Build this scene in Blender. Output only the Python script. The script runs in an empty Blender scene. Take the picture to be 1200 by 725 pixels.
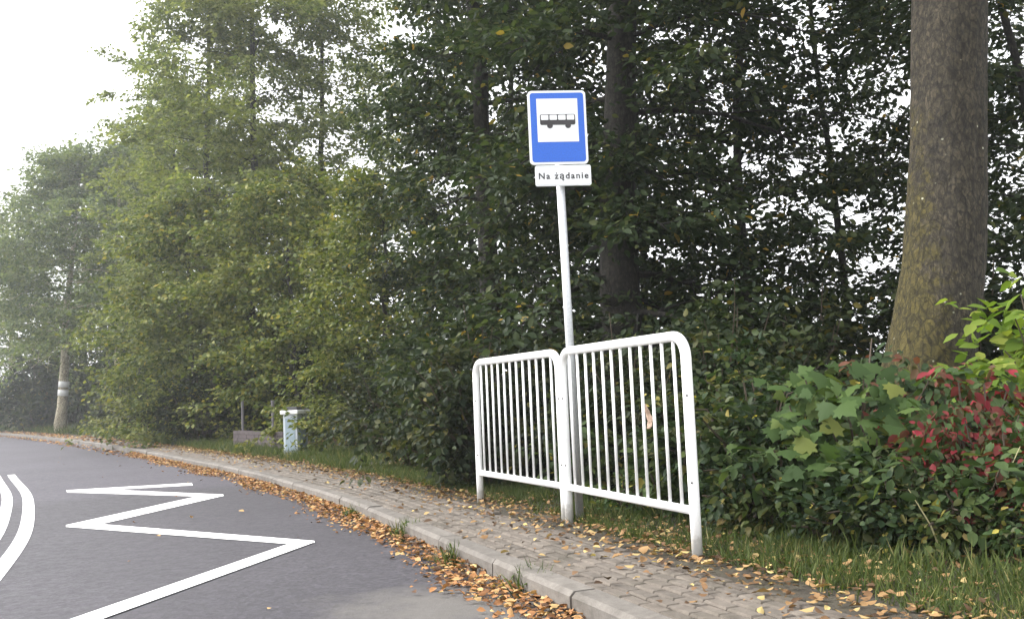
import bpy, math
import numpy as np
from mathutils import Vector, Matrix

PI = math.pi
sc = bpy.context.scene
COL = sc.collection
rng = np.random.default_rng(7)

# ------------------------------------------------------------------ helpers
class MB:
    """collects verts / faces / uv-less polygons, then links one mesh object"""
    def __init__(s): s.v = []; s.f = []; s.n = 0
    def add(s, verts, faces):
        b = s.n
        s.v.extend([tuple(map(float, p)) for p in verts]); s.n += len(verts)
        s.f.extend([tuple(i + b for i in f) for f in faces])
    def box(s, c, size, rot=None):
        hx, hy, hz = [q / 2 for q in size]
        vs = [Vector((x, y, z)) for x in (-hx, hx) for y in (-hy, hy) for z in (-hz, hz)]
        if rot is not None: vs = [rot @ q for q in vs]
        vs = [q + Vector(c) for q in vs]
        s.add(vs, [(0,1,3,2),(4,6,7,5),(0,4,5,1),(2,3,7,6),(0,2,6,4),(1,5,7,3)])
    def tube(s, pts, rad, sides=8, caps=True):
        pts = [Vector(p) for p in pts]; n = len(pts)
        if not hasattr(rad, '__len__'): rad = [rad] * n
        vs = []; up = None
        for i, p in enumerate(pts):
            t = (pts[min(i+1, n-1)] - pts[max(i-1, 0)]).normalized()
            if up is None:
                up = Vector((0, 0, 1)) if abs(t.z) < .9 else Vector((1, 0, 0))
            a = t.cross(up)
            if a.length < 1e-5: a = t.orthogonal()
            a.normalize(); b = t.cross(a).normalized(); up = a.cross(t).normalized()
            for k in range(sides):
                q = 2 * PI * k / sides
                vs.append(p + (a * math.cos(q) + b * math.sin(q)) * rad[i])
        fs = [(i*sides+k, i*sides+(k+1) % sides, (i+1)*sides+(k+1) % sides, (i+1)*sides+k)
              for i in range(n-1) for k in range(sides)]
        if caps:
            fs.append(tuple(range(sides-1, -1, -1))); fs.append(tuple((n-1)*sides+k for k in range(sides)))
        s.add(vs, fs)
    def prism(s, outline, y0, y1):
        """outline in x,z ; extruded along y from y0 (front) to y1"""
        n = len(outline)
        vs = [(x, y0, z) for x, z in outline] + [(x, y1, z) for x, z in outline]
        fs = [tuple(range(n)), tuple(range(2*n-1, n-1, -1))]
        fs += [(i, i+n, (i+1) % n + n, (i+1) % n) for i in range(n)]
        s.add(vs, fs)
    def build(s, name, mat, parent=None, smooth=False, bevel=0):
        me = bpy.data.meshes.new(name); me.from_pydata(s.v, [], s.f); me.update()
        o = bpy.data.objects.new(name, me); COL.objects.link(o)
        if mat: me.materials.append(mat)
        if smooth: me.polygons.foreach_set('use_smooth', [True] * len(me.polygons))
        if parent: o.parent = parent
        if bevel:
            m = o.modifiers.new('bevel', 'BEVEL'); m.width = bevel; m.segments = 2; m.limit_method = 'ANGLE'
        return o

def np_mesh(name, V, F, mat, parent=None, smooth=False):
    """V (n,3), F (m,k) with constant k"""
    me = bpy.data.meshes.new(name)
    n, (m, k) = len(V), F.shape
    me.vertices.add(n); me.vertices.foreach_set('co', V.astype(np.float32).ravel())
    me.loops.add(m * k); me.loops.foreach_set('vertex_index', F.astype(np.int32).ravel())
    me.polygons.add(m); me.polygons.foreach_set('loop_start', np.arange(0, m*k, k, dtype=np.int32))
    me.update(calc_edges=True); me.validate()
    if smooth: me.polygons.foreach_set('use_smooth', [True] * m)
    o = bpy.data.objects.new(name, me); COL.objects.link(o)
    if mat: me.materials.append(mat)
    if parent: o.parent = parent
    return o

def tag(o, label=None, cat=None, group=None, kind=None):
    if label: o['label'] = label
    if cat: o['category'] = cat
    if group: o['group'] = group
    if kind: o['kind'] = kind
    return o
def thing(name, label, cat, loc=(0,0,0), rz=0, group=None, scale=None):
    o = bpy.data.objects.new(name, None); COL.objects.link(o); o.empty_display_size = .1
    o.location = loc; o.rotation_euler = (0, 0, rz)
    if scale: o.scale = scale
    return tag(o, label, cat, group)
def copy_tree(root, label, loc, rz, scale, group=None, cat=None):
    r = root.copy(); COL.objects.link(r); r.location = loc; r.rotation_euler = (0, 0, rz); r.scale = scale
    tag(r, label, cat, group)
    if not group and 'group' in r: del r['group']
    for ch in list(root.children):
        c = ch.copy(); COL.objects.link(c); c.parent = r
        for g in list(ch.children):
            d = g.copy(); COL.objects.link(d); d.parent = c
    return r

# ------------------------------------------------------------------ materials
def mat(name):
    m = bpy.data.materials.new(name); m.use_nodes = True
    nt = m.node_tree; return m, nt, nt.nodes['Principled BSDF']
def N(nt, t, **kw):
    n = nt.nodes.new(t)
    for k, v in kw.items(): setattr(n, k, v)
    return n
def ramp(nt, stops, src=None, interp='LINEAR'):
    r = N(nt, 'ShaderNodeValToRGB'); cr = r.color_ramp; cr.interpolation = interp
    while len(cr.elements) < len(stops): cr.elements.new(.5)
    for e, (p, c) in zip(cr.elements, stops):
        e.position = p; e.color = (c[0], c[1], c[2], 1) if hasattr(c, '__len__') else (c, c, c, 1)
    if src is not None: nt.links.new(src, r.inputs[0])
    return r.outputs[0]
def noise(nt, scale, detail=4, rough=.6, coord=None):
    n = N(nt, 'ShaderNodeTexNoise'); n.inputs['Scale'].default_value = scale
    n.inputs['Detail'].default_value = detail; n.inputs['Roughness'].default_value = rough
    if coord is not None: nt.links.new(coord, n.inputs['Vector'])
    return n.outputs['Fac']
def objco(nt): return N(nt, 'ShaderNodeTexCoord').outputs['Object']
def mix(nt, fac, a, b, blend='MIX'):
    n = N(nt, 'ShaderNodeMix', data_type='RGBA', blend_type=blend)
    for sock, v in ((n.inputs['Factor'], fac), (n.inputs[6], a), (n.inputs[7], b)):
        if hasattr(v, 'is_linked') or hasattr(v, 'links'): nt.links.new(v, sock)
        elif hasattr(v, '__len__'): sock.default_value = (*v[:3], 1)
        else: sock.default_value = v
    return n.outputs[2]
def bump(nt, h, strength, dist, b):
    n = N(nt, 'ShaderNodeBump'); n.inputs['Strength'].default_value = strength; n.inputs['Distance'].default_value = dist
    nt.links.new(h, n.inputs['Height']); nt.links.new(n.outputs[0], b.inputs['Normal'])

def plain(name, col, rough=.5, metal=0, var=.12, scale=30):
    m, nt, b = mat(name); co = objco(nt)
    f = noise(nt, scale, 5, .65, co)
    lo = [c * (1 - var) for c in col]; hi = [min(1, c * (1 + var)) for c in col]
    nt.links.new(ramp(nt, [(.3, lo), (.7, hi)], f), b.inputs['Base Color'])
    b.inputs['Roughness'].default_value = rough; b.inputs['Metallic'].default_value = metal
    return m

def leaf_mat(name, stops, trans=.35, rough=.62, patch=None, patch_scale=.6, patch_at=(.55, .68), spec=.2):
    """stops: per-leaf colour range; patch: second ramp mixed in by big soft patches (whole sprays turning)"""
    m, nt, b = mat(name)
    rnd = N(nt, 'ShaderNodeNewGeometry').outputs['Random Per Island']
    c = ramp(nt, stops, rnd)
    if patch:
        c2 = ramp(nt, patch, rnd)
        f = ramp(nt, [(patch_at[0], 0.), (patch_at[1], 1.)], noise(nt, patch_scale, 3, .6, objco(nt)))
        c = mix(nt, f, c, c2)
    nt.links.new(c, b.inputs['Base Color'])
    b.inputs['Roughness'].default_value = rough
    b.inputs['Specular IOR Level'].default_value = spec
    t = N(nt, 'ShaderNodeBsdfTranslucent'); 
    tc = mix(nt, 1., c, (1.0, 1.05, .5), 'MULTIPLY'); nt.links.new(tc, t.inputs['Color'])
    mx = N(nt, 'ShaderNodeMixShader'); mx.inputs[0].default_value = trans
    nt.links.new(b.outputs[0], mx.inputs[1]); nt.links.new(t.outputs[0], mx.inputs[2])
    nt.links.new(mx.outputs[0], nt.nodes['Material Output'].inputs['Surface'])
    return m

M = {}
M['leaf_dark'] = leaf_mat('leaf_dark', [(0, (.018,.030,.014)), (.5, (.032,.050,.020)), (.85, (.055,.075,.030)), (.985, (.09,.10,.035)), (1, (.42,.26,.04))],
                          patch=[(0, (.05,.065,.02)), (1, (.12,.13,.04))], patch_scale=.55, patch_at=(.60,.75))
M['leaf_mid'] = leaf_mat('leaf_mid', [(0, (.045,.07,.018)), (.5, (.11,.14,.034)), (.95, (.23,.235,.065)), (1, (.36,.28,.06))],
                         patch=[(0, (.10,.12,.035)), (1, (.20,.20,.06))], patch_scale=.5, patch_at=(.5,.7))
M['leaf_loose'] = leaf_mat('leaf_loose', [(0, (.085,.115,.042)), (.6, (.16,.19,.075)), (1, (.28,.29,.115))], trans=.5,
                         patch=[(0, (.14,.165,.055)), (1, (.24,.25,.08))], patch_scale=.45, patch_at=(.5,.7))
M['leaf_far'] = leaf_mat('leaf_far', [(0, (.07,.10,.05)), (.6, (.13,.17,.075)), (1, (.21,.24,.10))], trans=.45,
                         patch=[(0, (.10,.12,.04)), (1, (.16,.17,.06))], patch_scale=.3)
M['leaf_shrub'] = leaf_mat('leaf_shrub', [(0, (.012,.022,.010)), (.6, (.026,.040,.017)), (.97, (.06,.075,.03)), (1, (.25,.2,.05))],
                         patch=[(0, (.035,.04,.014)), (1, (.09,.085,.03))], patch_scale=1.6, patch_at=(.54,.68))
M['leaf_bramble'] = leaf_mat('leaf_bramble', [(0, (.018,.034,.016)), (.6, (.036,.062,.028)), (.96, (.075,.10,.045)), (1, (.4,.33,.08))], rough=.5,
                           patch=[(0, (.05,.07,.022)), (.6, (.09,.11,.03)), (1, (.16,.12,.05))], patch_scale=2.2, patch_at=(.48,.66))
M['leaf_maple'] = leaf_mat('leaf_maple', [(0, (.040,.075,.022)), (.7, (.075,.125,.036)), (.93, (.11,.15,.036)), (1, (.15,.17,.04))], trans=.4)
M['leaf_lime'] = leaf_mat('leaf_lime', [(0, (.10,.17,.025)), (.6, (.17,.25,.04)), (1, (.30,.34,.07))], trans=.5)
M['leaf_red'] = leaf_mat('leaf_red', [(0, (.035,.065,.02)), (.42, (.06,.095,.03)), (.52, (.085,.055,.028)), (.72, (.14,.038,.03)), (.93, (.20,.024,.032)), (1, (.30,.030,.045))], trans=.35)
M['leaf_creeper'] = leaf_mat('leaf_creeper', [(0, (.03,.055,.024)), (.7, (.055,.085,.035)), (.85, (.12,.07,.04)), (1, (.2,.07,.05))], trans=.35)
M['leaf_fallen'] = leaf_mat('leaf_fallen', [(0, (.05,.03,.018)), (.2, (.12,.06,.032)), (.42, (.27,.125,.052)), (.65, (.42,.21,.085)), (.88, (.48,.29,.13)), (1, (.52,.39,.18))], trans=.15, rough=.7)
M['leaf_fallen_verge'] = leaf_mat('leaf_fallen_verge', [(0, (.05,.03,.018)), (.4, (.18,.10,.048)), (.75, (.31,.19,.085)), (.93, (.42,.31,.14)), (1, (.58,.45,.17))], trans=.15, rough=.7)
M['grass'] = leaf_mat('grass', [(0, (.035,.055,.016)), (.6, (.07,.10,.026)), (.92, (.12,.14,.045)), (1, (.28,.24,.11))], trans=.35)
M['grass_dry'] = leaf_mat('grass_dry', [(0, (.3,.27,.14)), (1, (.5,.46,.28))], trans=.3)

def bark(name, c0, c1, moss=None, scale=9, lichen=False):
    m, nt, b = mat(name); co = objco(nt)
    mp = N(nt, 'ShaderNodeMapping'); mp.inputs['Scale'].default_value = (1, 1, .5); nt.links.new(co, mp.inputs[0])
    f = noise(nt, scale, 8, .75, mp.outputs[0]); fine = noise(nt, 42, 6, .75, mp.outputs[0])
    c = ramp(nt, [(.3, c0), (.7, c1)], f)
    c = mix(nt, .75, c, ramp(nt, [(.34, .18), (.66, 1.5)], fine), 'MULTIPLY')
    if moss:
        sp = N(nt, 'ShaderNodeSeparateXYZ'); nt.links.new(co, sp.inputs[0])
        # moss grows up the one weather side, thickest towards the root
        a = N(nt, 'ShaderNodeMath', operation='MULTIPLY_ADD'); nt.links.new(sp.outputs['X'], a.inputs[0]); a.inputs[1].default_value = -1.5; a.inputs[2].default_value = .12
        z = N(nt, 'ShaderNodeMath', operation='MULTIPLY_ADD'); nt.links.new(sp.outputs['Z'], z.inputs[0]); z.inputs[1].default_value = -.03; nt.links.new(a.outputs[0], z.inputs[2])
        n2 = N(nt, 'ShaderNodeMath', operation='MULTIPLY_ADD'); nt.links.new(noise(nt, 7, 7, .8, co), n2.inputs[0]); n2.inputs[1].default_value = 1.7; nt.links.new(z.outputs[0], n2.inputs[2])
        k = ramp(nt, [(.80, 0.), (1.30, .8)], n2.outputs[0])
        k = ramp(nt, [(.0, 0.), (1, 1.)], k)
        mc = ramp(nt, [(.3, moss[0]), (.7, moss[1])], noise(nt, 30, 4, .7, co))
        c = mix(nt, k, c, mc)
    if lichen:
        v = N(nt, 'ShaderNodeTexVoronoi'); v.inputs['Scale'].default_value = 11; nt.links.new(co, v.inputs['Vector'])
        k = ramp(nt, [(.04, .7), (.13, 0.)], v.outputs['Distance'])
        sel = ramp(nt, [(.66, 0.), (.70, 1.)], v.outputs['Color'])
        k = mix(nt, 1., k, sel, 'MULTIPLY')
        c = mix(nt, k, c, (.42,.42,.36))
    vv = N(nt, 'ShaderNodeTexVoronoi'); vv.inputs['Scale'].default_value = 46; nt.links.new(mp.outputs[0], vv.inputs['Vector'])
    c = mix(nt, .8, c, ramp(nt, [(.1, .45), (.5, .95), (.9, 1.7)], vv.outputs['Color']), 'MULTIPLY')
    ve = N(nt, 'ShaderNodeTexVoronoi', feature='DISTANCE_TO_EDGE'); ve.inputs['Scale'].default_value = 17; nt.links.new(mp.outputs[0], ve.inputs['Vector'])
    c = mix(nt, 1., c, ramp(nt, [(.0, .45), (.10, 1.)], ve.outputs['Distance']), 'MULTIPLY')
    c = mix(nt, 1., c, (1.85, 1.85, 1.62), 'MULTIPLY')
    nt.links.new(c, b.inputs['Base Color']); b.inputs['Roughness'].default_value = .9
    bump(nt, fine, 1., .03, b)
    return m
M['bark_big'] = bark('bark_big', (.013,.0105,.0075), (.042,.034,.025), moss=((.026,.021,.005), (.054,.044,.010)), scale=14, lichen=True)
M['bark'] = bark('bark', (.007,.006,.005), (.020,.017,.014))
M['bark_pale'] = bark('bark_pale', (.17,.15,.12), (.34,.30,.25))
M['stem'] = plain('stem', (.06,.045,.03), .9)

def road_material():
    m, nt, b = mat('asphalt'); co = objco(nt)
    sp = N(nt, 'ShaderNodeSeparateXYZ'); nt.links.new(co, sp.inputs[0])
    big = noise(nt, .45, 5, .65, co); fine = noise(nt, 95, 3, .8, co); med = noise(nt, 9, 6, .7, co)
    c = ramp(nt, [(.30, (.046,.044,.049)), (.7, (.066,.063,.069))], big)
    c = mix(nt, .8, c, ramp(nt, [(.33, .60), (.67, 1.30)], fine), 'MULTIPLY')
    c = mix(nt, .6, c, ramp(nt, [(.3, .78), (.7, 1.15)], med), 'MULTIPLY')
    vo_ = N(nt, 'ShaderNodeTexVoronoi'); vo_.inputs['Scale'].default_value = 48; nt.links.new(co, vo_.inputs['Vector'])
    c = mix(nt, .8, c, ramp(nt, [(.15, .36), (.5, .58), (.9, .92)], vo_.outputs['Color']), 'MULTIPLY')
    tar = N(nt, 'ShaderNodeTexVoronoi', feature='DISTANCE_TO_EDGE'); tar.inputs['Scale'].default_value = .42
    wv_ = N(nt, 'ShaderNodeVectorMath', operation='ADD'); nz_ = N(nt, 'ShaderNodeTexNoise'); nz_.inputs['Scale'].default_value = 1.6; nz_.inputs['Detail'].default_value = 7
    nt.links.new(co, nz_.inputs['Vector']); nt.links.new(co, wv_.inputs[0]); nt.links.new(nz_.outputs['Color'], wv_.inputs[1]); nt.links.new(wv_.outputs[0], tar.inputs['Vector'])
    ck = mix(nt, 1., ramp(nt, [(.001, .75), (.005, 0.)], tar.outputs['Distance']), ramp(nt, [(.55, 0.), (.62, 1.)], noise(nt, .35, 2, .5, co)), 'MULTIPLY')
    c = mix(nt, ck, c, (.018,.017,.018))
    # older, paler surfacing further on (joint across the lane)
    a = N(nt, 'ShaderNodeMath', operation='MULTIPLY_ADD'); nt.links.new(sp.outputs['X'], a.inputs[0]); a.inputs[1].default_value = -.55
    nt.links.new(sp.outputs['Y'], a.inputs[2])
    w_ = N(nt, 'ShaderNodeMath', operation='MULTIPLY_ADD'); nt.links.new(noise(nt, .8, 3, .6, co), w_.inputs[0]); w_.inputs[1].default_value = 1.6; nt.links.new(a.outputs[0], w_.inputs[2])
    k = N(nt, 'ShaderNodeMapRange'); k.inputs[1].default_value = 14.6; k.inputs[2].default_value = 15.3; nt.links.new(w_.outputs[0], k.inputs[0])
    c = mix(nt, k.outputs[0], c, mix(nt, 1., c, (1.32,1.32,1.36), 'MULTIPLY'))
    # washed-in sand by the gutter near the stop
    d = N(nt, 'ShaderNodeVectorMath', operation='DISTANCE'); nt.links.new(co, d.inputs[0]); d.inputs[1].default_value = (-.38, 4.7, 0)
    e = N(nt, 'ShaderNodeMath', operation='MULTIPLY_ADD'); nt.links.new(noise(nt, 3.5, 6, .7, co), e.inputs[0]); e.inputs[1].default_value = -1.1; nt.links.new(d.outputs['Value'], e.inputs[2])
    sand = N(nt, 'ShaderNodeMapRange'); sand.inputs[1].default_value = .25; sand.inputs[2].default_value = -.35; sand.inputs[4].default_value = .75; nt.links.new(e.outputs[0], sand.inputs[0])
    c = mix(nt, 1., c, (1.13,1.08,1.19), 'MULTIPLY')
    c = mix(nt, sand.outputs[0], c, mix(nt, fine, (.08,.074,.066), (.16,.148,.132)))
    nt.links.new(c, b.inputs['Base Color'])
    nt.links.new(ramp(nt, [(.3, .62), (.7, .88)], med), b.inputs['Roughness'])
    bump(nt, fine, .5, .006, b)
    return m
M['road'] = road_material()

def soil_material(name, stops, sc_=6):
    m, nt, b = mat(name); co = objco(nt)
    f = noise(nt, sc_, 8, .75, co); f2 = noise(nt, 60, 4, .8, co)
    c = mix(nt, .7, ramp(nt, stops, f), ramp(nt, [(.3, .55), (.7, 1.4)], f2), 'MULTIPLY')
    nt.links.new(c, b.inputs['Base Color']); b.inputs['Roughness'].default_value = .95
    bump(nt, f2, .8, .02, b); return m
M['soil'] = soil_material('soil', [(.3, (.035,.028,.02)), (.55, (.06,.05,.033)), (.75, (.07,.075,.03))])
M['dirt'] = soil_material('dirt', [(.3, (.09,.076,.06)), (.7, (.17,.145,.115))])
M['meadow'] = soil_material('meadow', [(.3, (.05,.07,.025)), (.7, (.09,.11,.04))], 1.5)

def concrete(name, c0, c1, island=0., gloss=.85, stain=None):
    m, nt, b = mat(name); co = objco(nt)
    f = noise(nt, 14, 8, .75, co); f2 = noise(nt, 140, 3, .8, co)
    c = mix(nt, .6, ramp(nt, [(.3, c0), (.7, c1)], f), ramp(nt, [(.3, .72), (.7, 1.25)], f2), 'MULTIPLY')
    if island:
        r_ = N(nt, 'ShaderNodeNewGeometry').outputs['Random Per Island']
        c = mix(nt, 1., c, ramp(nt, [(0, 1 - island), (1, 1 + island)], r_), 'MULTIPLY')
    if stain:
        c = mix(nt, ramp(nt, [(.52, 0.), (.68, .7)], noise(nt, 3.2, 6, .7, co)), c, stain)
    nt.links.new(c, b.inputs['Base Color']); b.inputs['Roughness'].default_value = gloss
    bump(nt, f2, .4, .004, b); return m
M['kerb'] = concrete('kerb', (.085,.075,.065), (.175,.158,.139), .12, stain=(.042,.036,.026))
M['paver'] = concrete('paver', (.080,.066,.053), (.150,.127,.104), .2, stain=(.048,.042,.028))
M['edging'] = concrete('edging', (.060,.048,.038), (.11,.09,.072), .08, stain=(.06,.05,.03))
M['joint'] = soil_material('joint', [(.3, (.016,.014,.011)), (.6, (.03,.026,.018)), (.78, (.03,.042,.014))], 9)
def paint_material():
    m, nt, b = mat('road_paint'); co = objco(nt)
    c = mix(nt, .5, ramp(nt, [(.25, (.62,.62,.61)), (.6, (.84,.84,.83))], noise(nt, 11, 7, .75, co)), ramp(nt, [(.3, .80), (.6, 1.05)], noise(nt, 90, 3, .8, co)), 'MULTIPLY')
    w_ = ramp(nt, [(.56, 0.), (.67, .8)], noise(nt, 38, 8, .8, co))
    c = mix(nt, w_, c, (.16,.155,.16))
    nt.links.new(c, b.inputs['Base Color']); b.inputs['Roughness'].default_value = .6
    return m
M['paint'] = paint_material()
def white_metal():
    m, nt, b = mat('white_metal'); co = objco(nt)
    c = ramp(nt, [(.35, (.80,.80,.79)), (.65, (.86,.86,.86))], noise(nt, 9, 5, .7, co))
    c = mix(nt, ramp(nt, [(.66, 0.), (.76, .5)], noise(nt, 26, 8, .75, co)), c, (.50,.49,.44))     # grime specks
    sp = N(nt, 'ShaderNodeSeparateXYZ'); nt.links.new(co, sp.inputs[0])
    k = N(nt, 'ShaderNodeMath', operation='MULTIPLY_ADD'); nt.links.new(noise(nt, 18, 6, .75, co), k.inputs[0]); k.inputs[1].default_value = -.22; nt.links.new(sp.outputs['Z'], k.inputs[2])
    c = mix(nt, ramp(nt, [(.0, .5), (.06, 0.)], k.outputs[0]), c, (.22,.20,.15))                     # splashed soil at the feet
    nt.links.new(c, b.inputs['Base Color']); b.inputs['Roughness'].default_value = .42
    bump(nt, noise(nt, 60, 4, .7, co), .15, .002, b)
    return m
M['white_metal'] = white_metal()
M['bolt'] = plain('bolt', (.05,.05,.05), .5, .6)
M['galv'] = plain('galvanised', (.56,.57,.59), .45, .55, .12, 60)
M['sign_white'] = plain('sign_white', (.80,.81,.82), .4, 0, .03, 10)
M['sign_blue'] = plain('sign_blue', (.012,.112,.56), .4, 0, .12, 90)
M['sign_black'] = plain('sign_black', (.03,.026,.028), .5)
M['pillar'] = plain('pillar_plaster', (.42,.46,.50), .7, 0, .08, 12)
M['pillar_inset'] = plain('pillar_inset', (.22,.28,.32), .6, 0, .12, 16)
M['dark_cap'] = plain('dark_cap', (.06,.06,.065), .6)
M['brick'] = concrete('brick', (.036,.026,.028), (.07,.052,.055), .2)
M['post_metal'] = plain('post_metal', (.16,.15,.16), .6, .3)
M['white_wash'] = plain('white_wash', (.75,.75,.75), .8, 0, .1, 20)
M['dark_metal'] = plain('dark_metal', (.02,.02,.022), .55)

# ------------------------------------------------------------------ the line of the kerb
KP = np.array([(4.38,-6.07),(2.31,-.91),(.28,4.14),(-.65,6.45),(-1.70,9.0),(-2.75,11.1),(-3.95,13.4),(-5.95,16.8),(-9.2,22.4),
               (-13.0,28.5),(-18.5,36.8),(-26.0,47.4),(-36,59.5),(-50,73),(-70,88)])
def _spline(P):
    out = []
    for i in range(len(P) - 1):
        p0, p1, p2, p3 = P[max(i-1,0)], P[i], P[i+1], P[min(i+2,len(P)-1)]
        for t in np.linspace(0, 1, 30, endpoint=False):
            out.append(.5*((2*p1)+(-p0+p2)*t+(2*p0-5*p1+4*p2-p3)*t*t+(-p0+3*p1-3*p2+p3)*t**3))
    out.append(P[-1]); return np.array(out)
_c = _spline(KP)
_L = np.concatenate([[0], np.cumsum(np.linalg.norm(np.diff(_c, axis=0), axis=1))])
S = np.arange(0, _L[-1], .1)
_xy = np.stack([np.interp(S, _L, _c[:,0]), np.interp(S, _L, _c[:,1])], 1)
_k = np.ones(31) / 31
_pad = np.pad(_xy, ((15,15),(0,0)), mode='reflect', reflect_type='odd')
_xy = np.stack([np.convolve(_pad[:,0], _k, 'valid'), np.convolve(_pad[:,1], _k, 'valid')], 1)
_d = np.gradient(_xy, axis=0); _d /= np.linalg.norm(_d, axis=1)[:,None]
_n = np.stack([_d[:,1], -_d[:,0]], 1)                    # to the right: the tree side
SMAX = float(S[-1])
def KXY(s, o):
    """points at length s along the kerb, o metres to the tree side (arrays or scalars)"""
    s = np.asarray(s, float)
    return np.stack([np.interp(s, S, _xy[:,0]) + o*np.interp(s, S, _n[:,0]),
                     np.interp(s, S, _xy[:,1]) + o*np.interp(s, S, _n[:,1])], -1)
def s_at_y(y): return float(np.interp(y, _xy[:,1], S))
def head(s):
    return math.atan2(float(np.interp(s, S, _d[:,1])), float(np.interp(s, S, _d[:,0])))
PZ = .13                                                 # top of the kerb and the paving
def lay(o):                                              # verge height by distance from the kerb
    return PZ - .012 + np.clip((o - .8) * .02, 0, .25)

def strip(name, offs, s0, s1, step, m, zf, rough=0):
    ss = np.arange(s0, s1 + 1e-6, step); no = len(offs)
    V = []
    for o, z in zip(offs, zf):
        p = KXY(ss, o); V.append(np.column_stack([p, np.full(len(ss), z)]))
    V = np.stack(V, 1)
    if rough: V[:,1:,2] += rng.normal(0, rough, V[:,1:,2].shape)
    V = V.reshape(-1, 3)
    i = np.arange(len(ss)-1)[:,None]*no + np.arange(no-1)[None,:]; i = i.ravel()
    return np_mesh(name, V, np.stack([i, i+1, i+1+no, i+no], 1)[:, ::-1] if False else np.stack([i, i+no, i+no+1, i+1], 1)[:, ::-1], m)

# ------------------------------------------------------------------ ground, road, kerb, paving
g = MB(); g.add([(-420,-200,-.03),(420,-200,-.03),(420,640,-.03),(-420,640,-.03)], [(0,1,2,3)])
tag(g.build('ground', M['meadow']), kind='structure')
tag(strip('road', [-6.2, -4, -2, 0.02], 0, SMAX, .5, M['road'], [0,0,0,0]), kind='structure')
vo = [.70, .80, 1.0, 1.4, 2, 3, 5, 8, 13]
tag(strip('verge', vo, 0, SMAX, .4, M['soil'], [float(lay(np.array(o))) for o in vo], .012), kind='structure')
tag(strip('path', [.10, .40, .76], 0, SMAX, .4, M['joint'], [PZ-.026]*3), kind='structure')
tag(strip('far_verge', [-13, -9, -6.2], 0, SMAX, 1, M['meadow'], [.06,.04,.03]), kind='structure')

SEND = 42.0
kb = MB()
s = .2
while s < SMAX - 1.2:
    L_ = .985
    for a, b_ in ((s, s + L_),):
        qs = [a, (a+b_)/2, b_]
        cs = [(0, -.06), (0, PZ-.022), (.022, PZ), (.128, PZ), (.128, -.06)]     # chamfered nose
        dz = float(rng.normal(0, .003)); do = float(rng.normal(0, .003))
        vs = []
        for q in qs:
            for (o, z) in cs:
                p = KXY(q, o + do); vs.append((p[0], p[1], z + dz))
        k = len(cs)
        fs = [(i*k+j, (i+1)*k+j, (i+1)*k+j+1, i*k+j+1) for i in range(2) for j in range(k-1)]
        fs += [tuple(range(k)), tuple(range(3*k-1, 2*k-1, -1))]
        kb.add(vs, fs)
    s += 1.0
tag(kb.build('kerb', M['kerb']), kind='structure')

def paver_block(o0, o1, s0, s1, dz, tilt, mb, ch=.008):
    c = []
    for (o, q) in ((o0, s0), (o1, s0), (o1, s1), (o0, s1)):
        c.append(KXY(q, o))
    inn = []
    for (o, q) in ((o0+ch, s0+ch), (o1-ch, s0+ch), (o1-ch, s1-ch), (o0+ch, s1-ch)):
        inn.append(KXY(q, o))
    z = PZ + dz
    vs = [(p[0], p[1], PZ-.05) for p in c] + [(p[0], p[1], z-.009) for p in c] + [(p[0], p[1], z + t) for p, t in zip(inn, tilt)]
    mb.add(vs, [(0,1,5,4),(1,2,6,5),(2,3,7,6),(3,0,4,7),(4,5,9,8),(5,6,10,9),(6,7,11,10),(7,4,8,11),(8,9,10,11)])
pb = MB(); ROWS = 6; o_a, o_b = .142, .672; rw = (o_b - o_a) / ROWS
for r in range(ROWS):
    q = 2.0 + (r % 2) * .085 + float(rng.uniform(0, .02))
    while q < SEND:
        L_ = .17
        tl = rng.normal(0, .0009, 4)
        paver_block(o_a + r*rw + .008, o_a + (r+1)*rw - .008, q + .0025, q + L_ - .0025, float(rng.normal(-.004, .0013)), tl, pb)
        q += L_
tag(pb.build('pavement', M['paver']), kind='structure')
eb = MB(); q = 2.0
while q < SMAX - 1.2:
    paver_block(.682, .752, q + .004, q + .992, float(rng.normal(.004, .004)), rng.normal(0, .002, 4), eb)
    q += 1.0
tag(eb.build('path_edging', M['edging']), kind='structure')
tag(strip('dirt_path', [.13, .4, .68], SEND, SMAX, .4, M['dirt'], [PZ-.003, PZ-.002, PZ-.003]), kind='structure')

# ------------------------------------------------------------------ camera (also used to lay out the painted lines on the road plane)
TH, PITCH, F, CH = math.radians(2.4), math.radians(5.10), 1100., 1.03
r0 = Vector((1,0,0)); wv = Vector((0, math.cos(PITCH), math.sin(PITCH))); u0 = Vector((0, -math.sin(PITCH), math.cos(PITCH)))
rv = r0*math.cos(TH) - u0*math.sin(TH); uv = r0*math.sin(TH) + u0*math.cos(TH)
def ray(px, py): return wv + rv*((px-600)/F) + uv*((362.5-py)/F)
def at(px, py, z=0.):
    d = ray(px, py); return Vector((0,0,CH)) + d*((z-CH)/d.z)
def atY(px, py, Y):
    d = ray(px, py); return Vector((0,0,CH)) + d*(Y/d.y)
cam = bpy.data.cameras.new('camera'); co_ = bpy.data.objects.new('camera', cam); COL.objects.link(co_)
mw = Matrix.Identity(4)
for i in range(3):
    mw[i][0] = rv[i]; mw[i][1] = uv[i]; mw[i][2] = -wv[i]
mw[2][3] = CH
co_.matrix_world = mw
cam.sensor_fit = 'HORIZONTAL'; cam.sensor_width = 36; cam.lens = 36*F/1200; cam.clip_end = 2000; cam.clip_start = .05
sc.camera = co_

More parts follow.
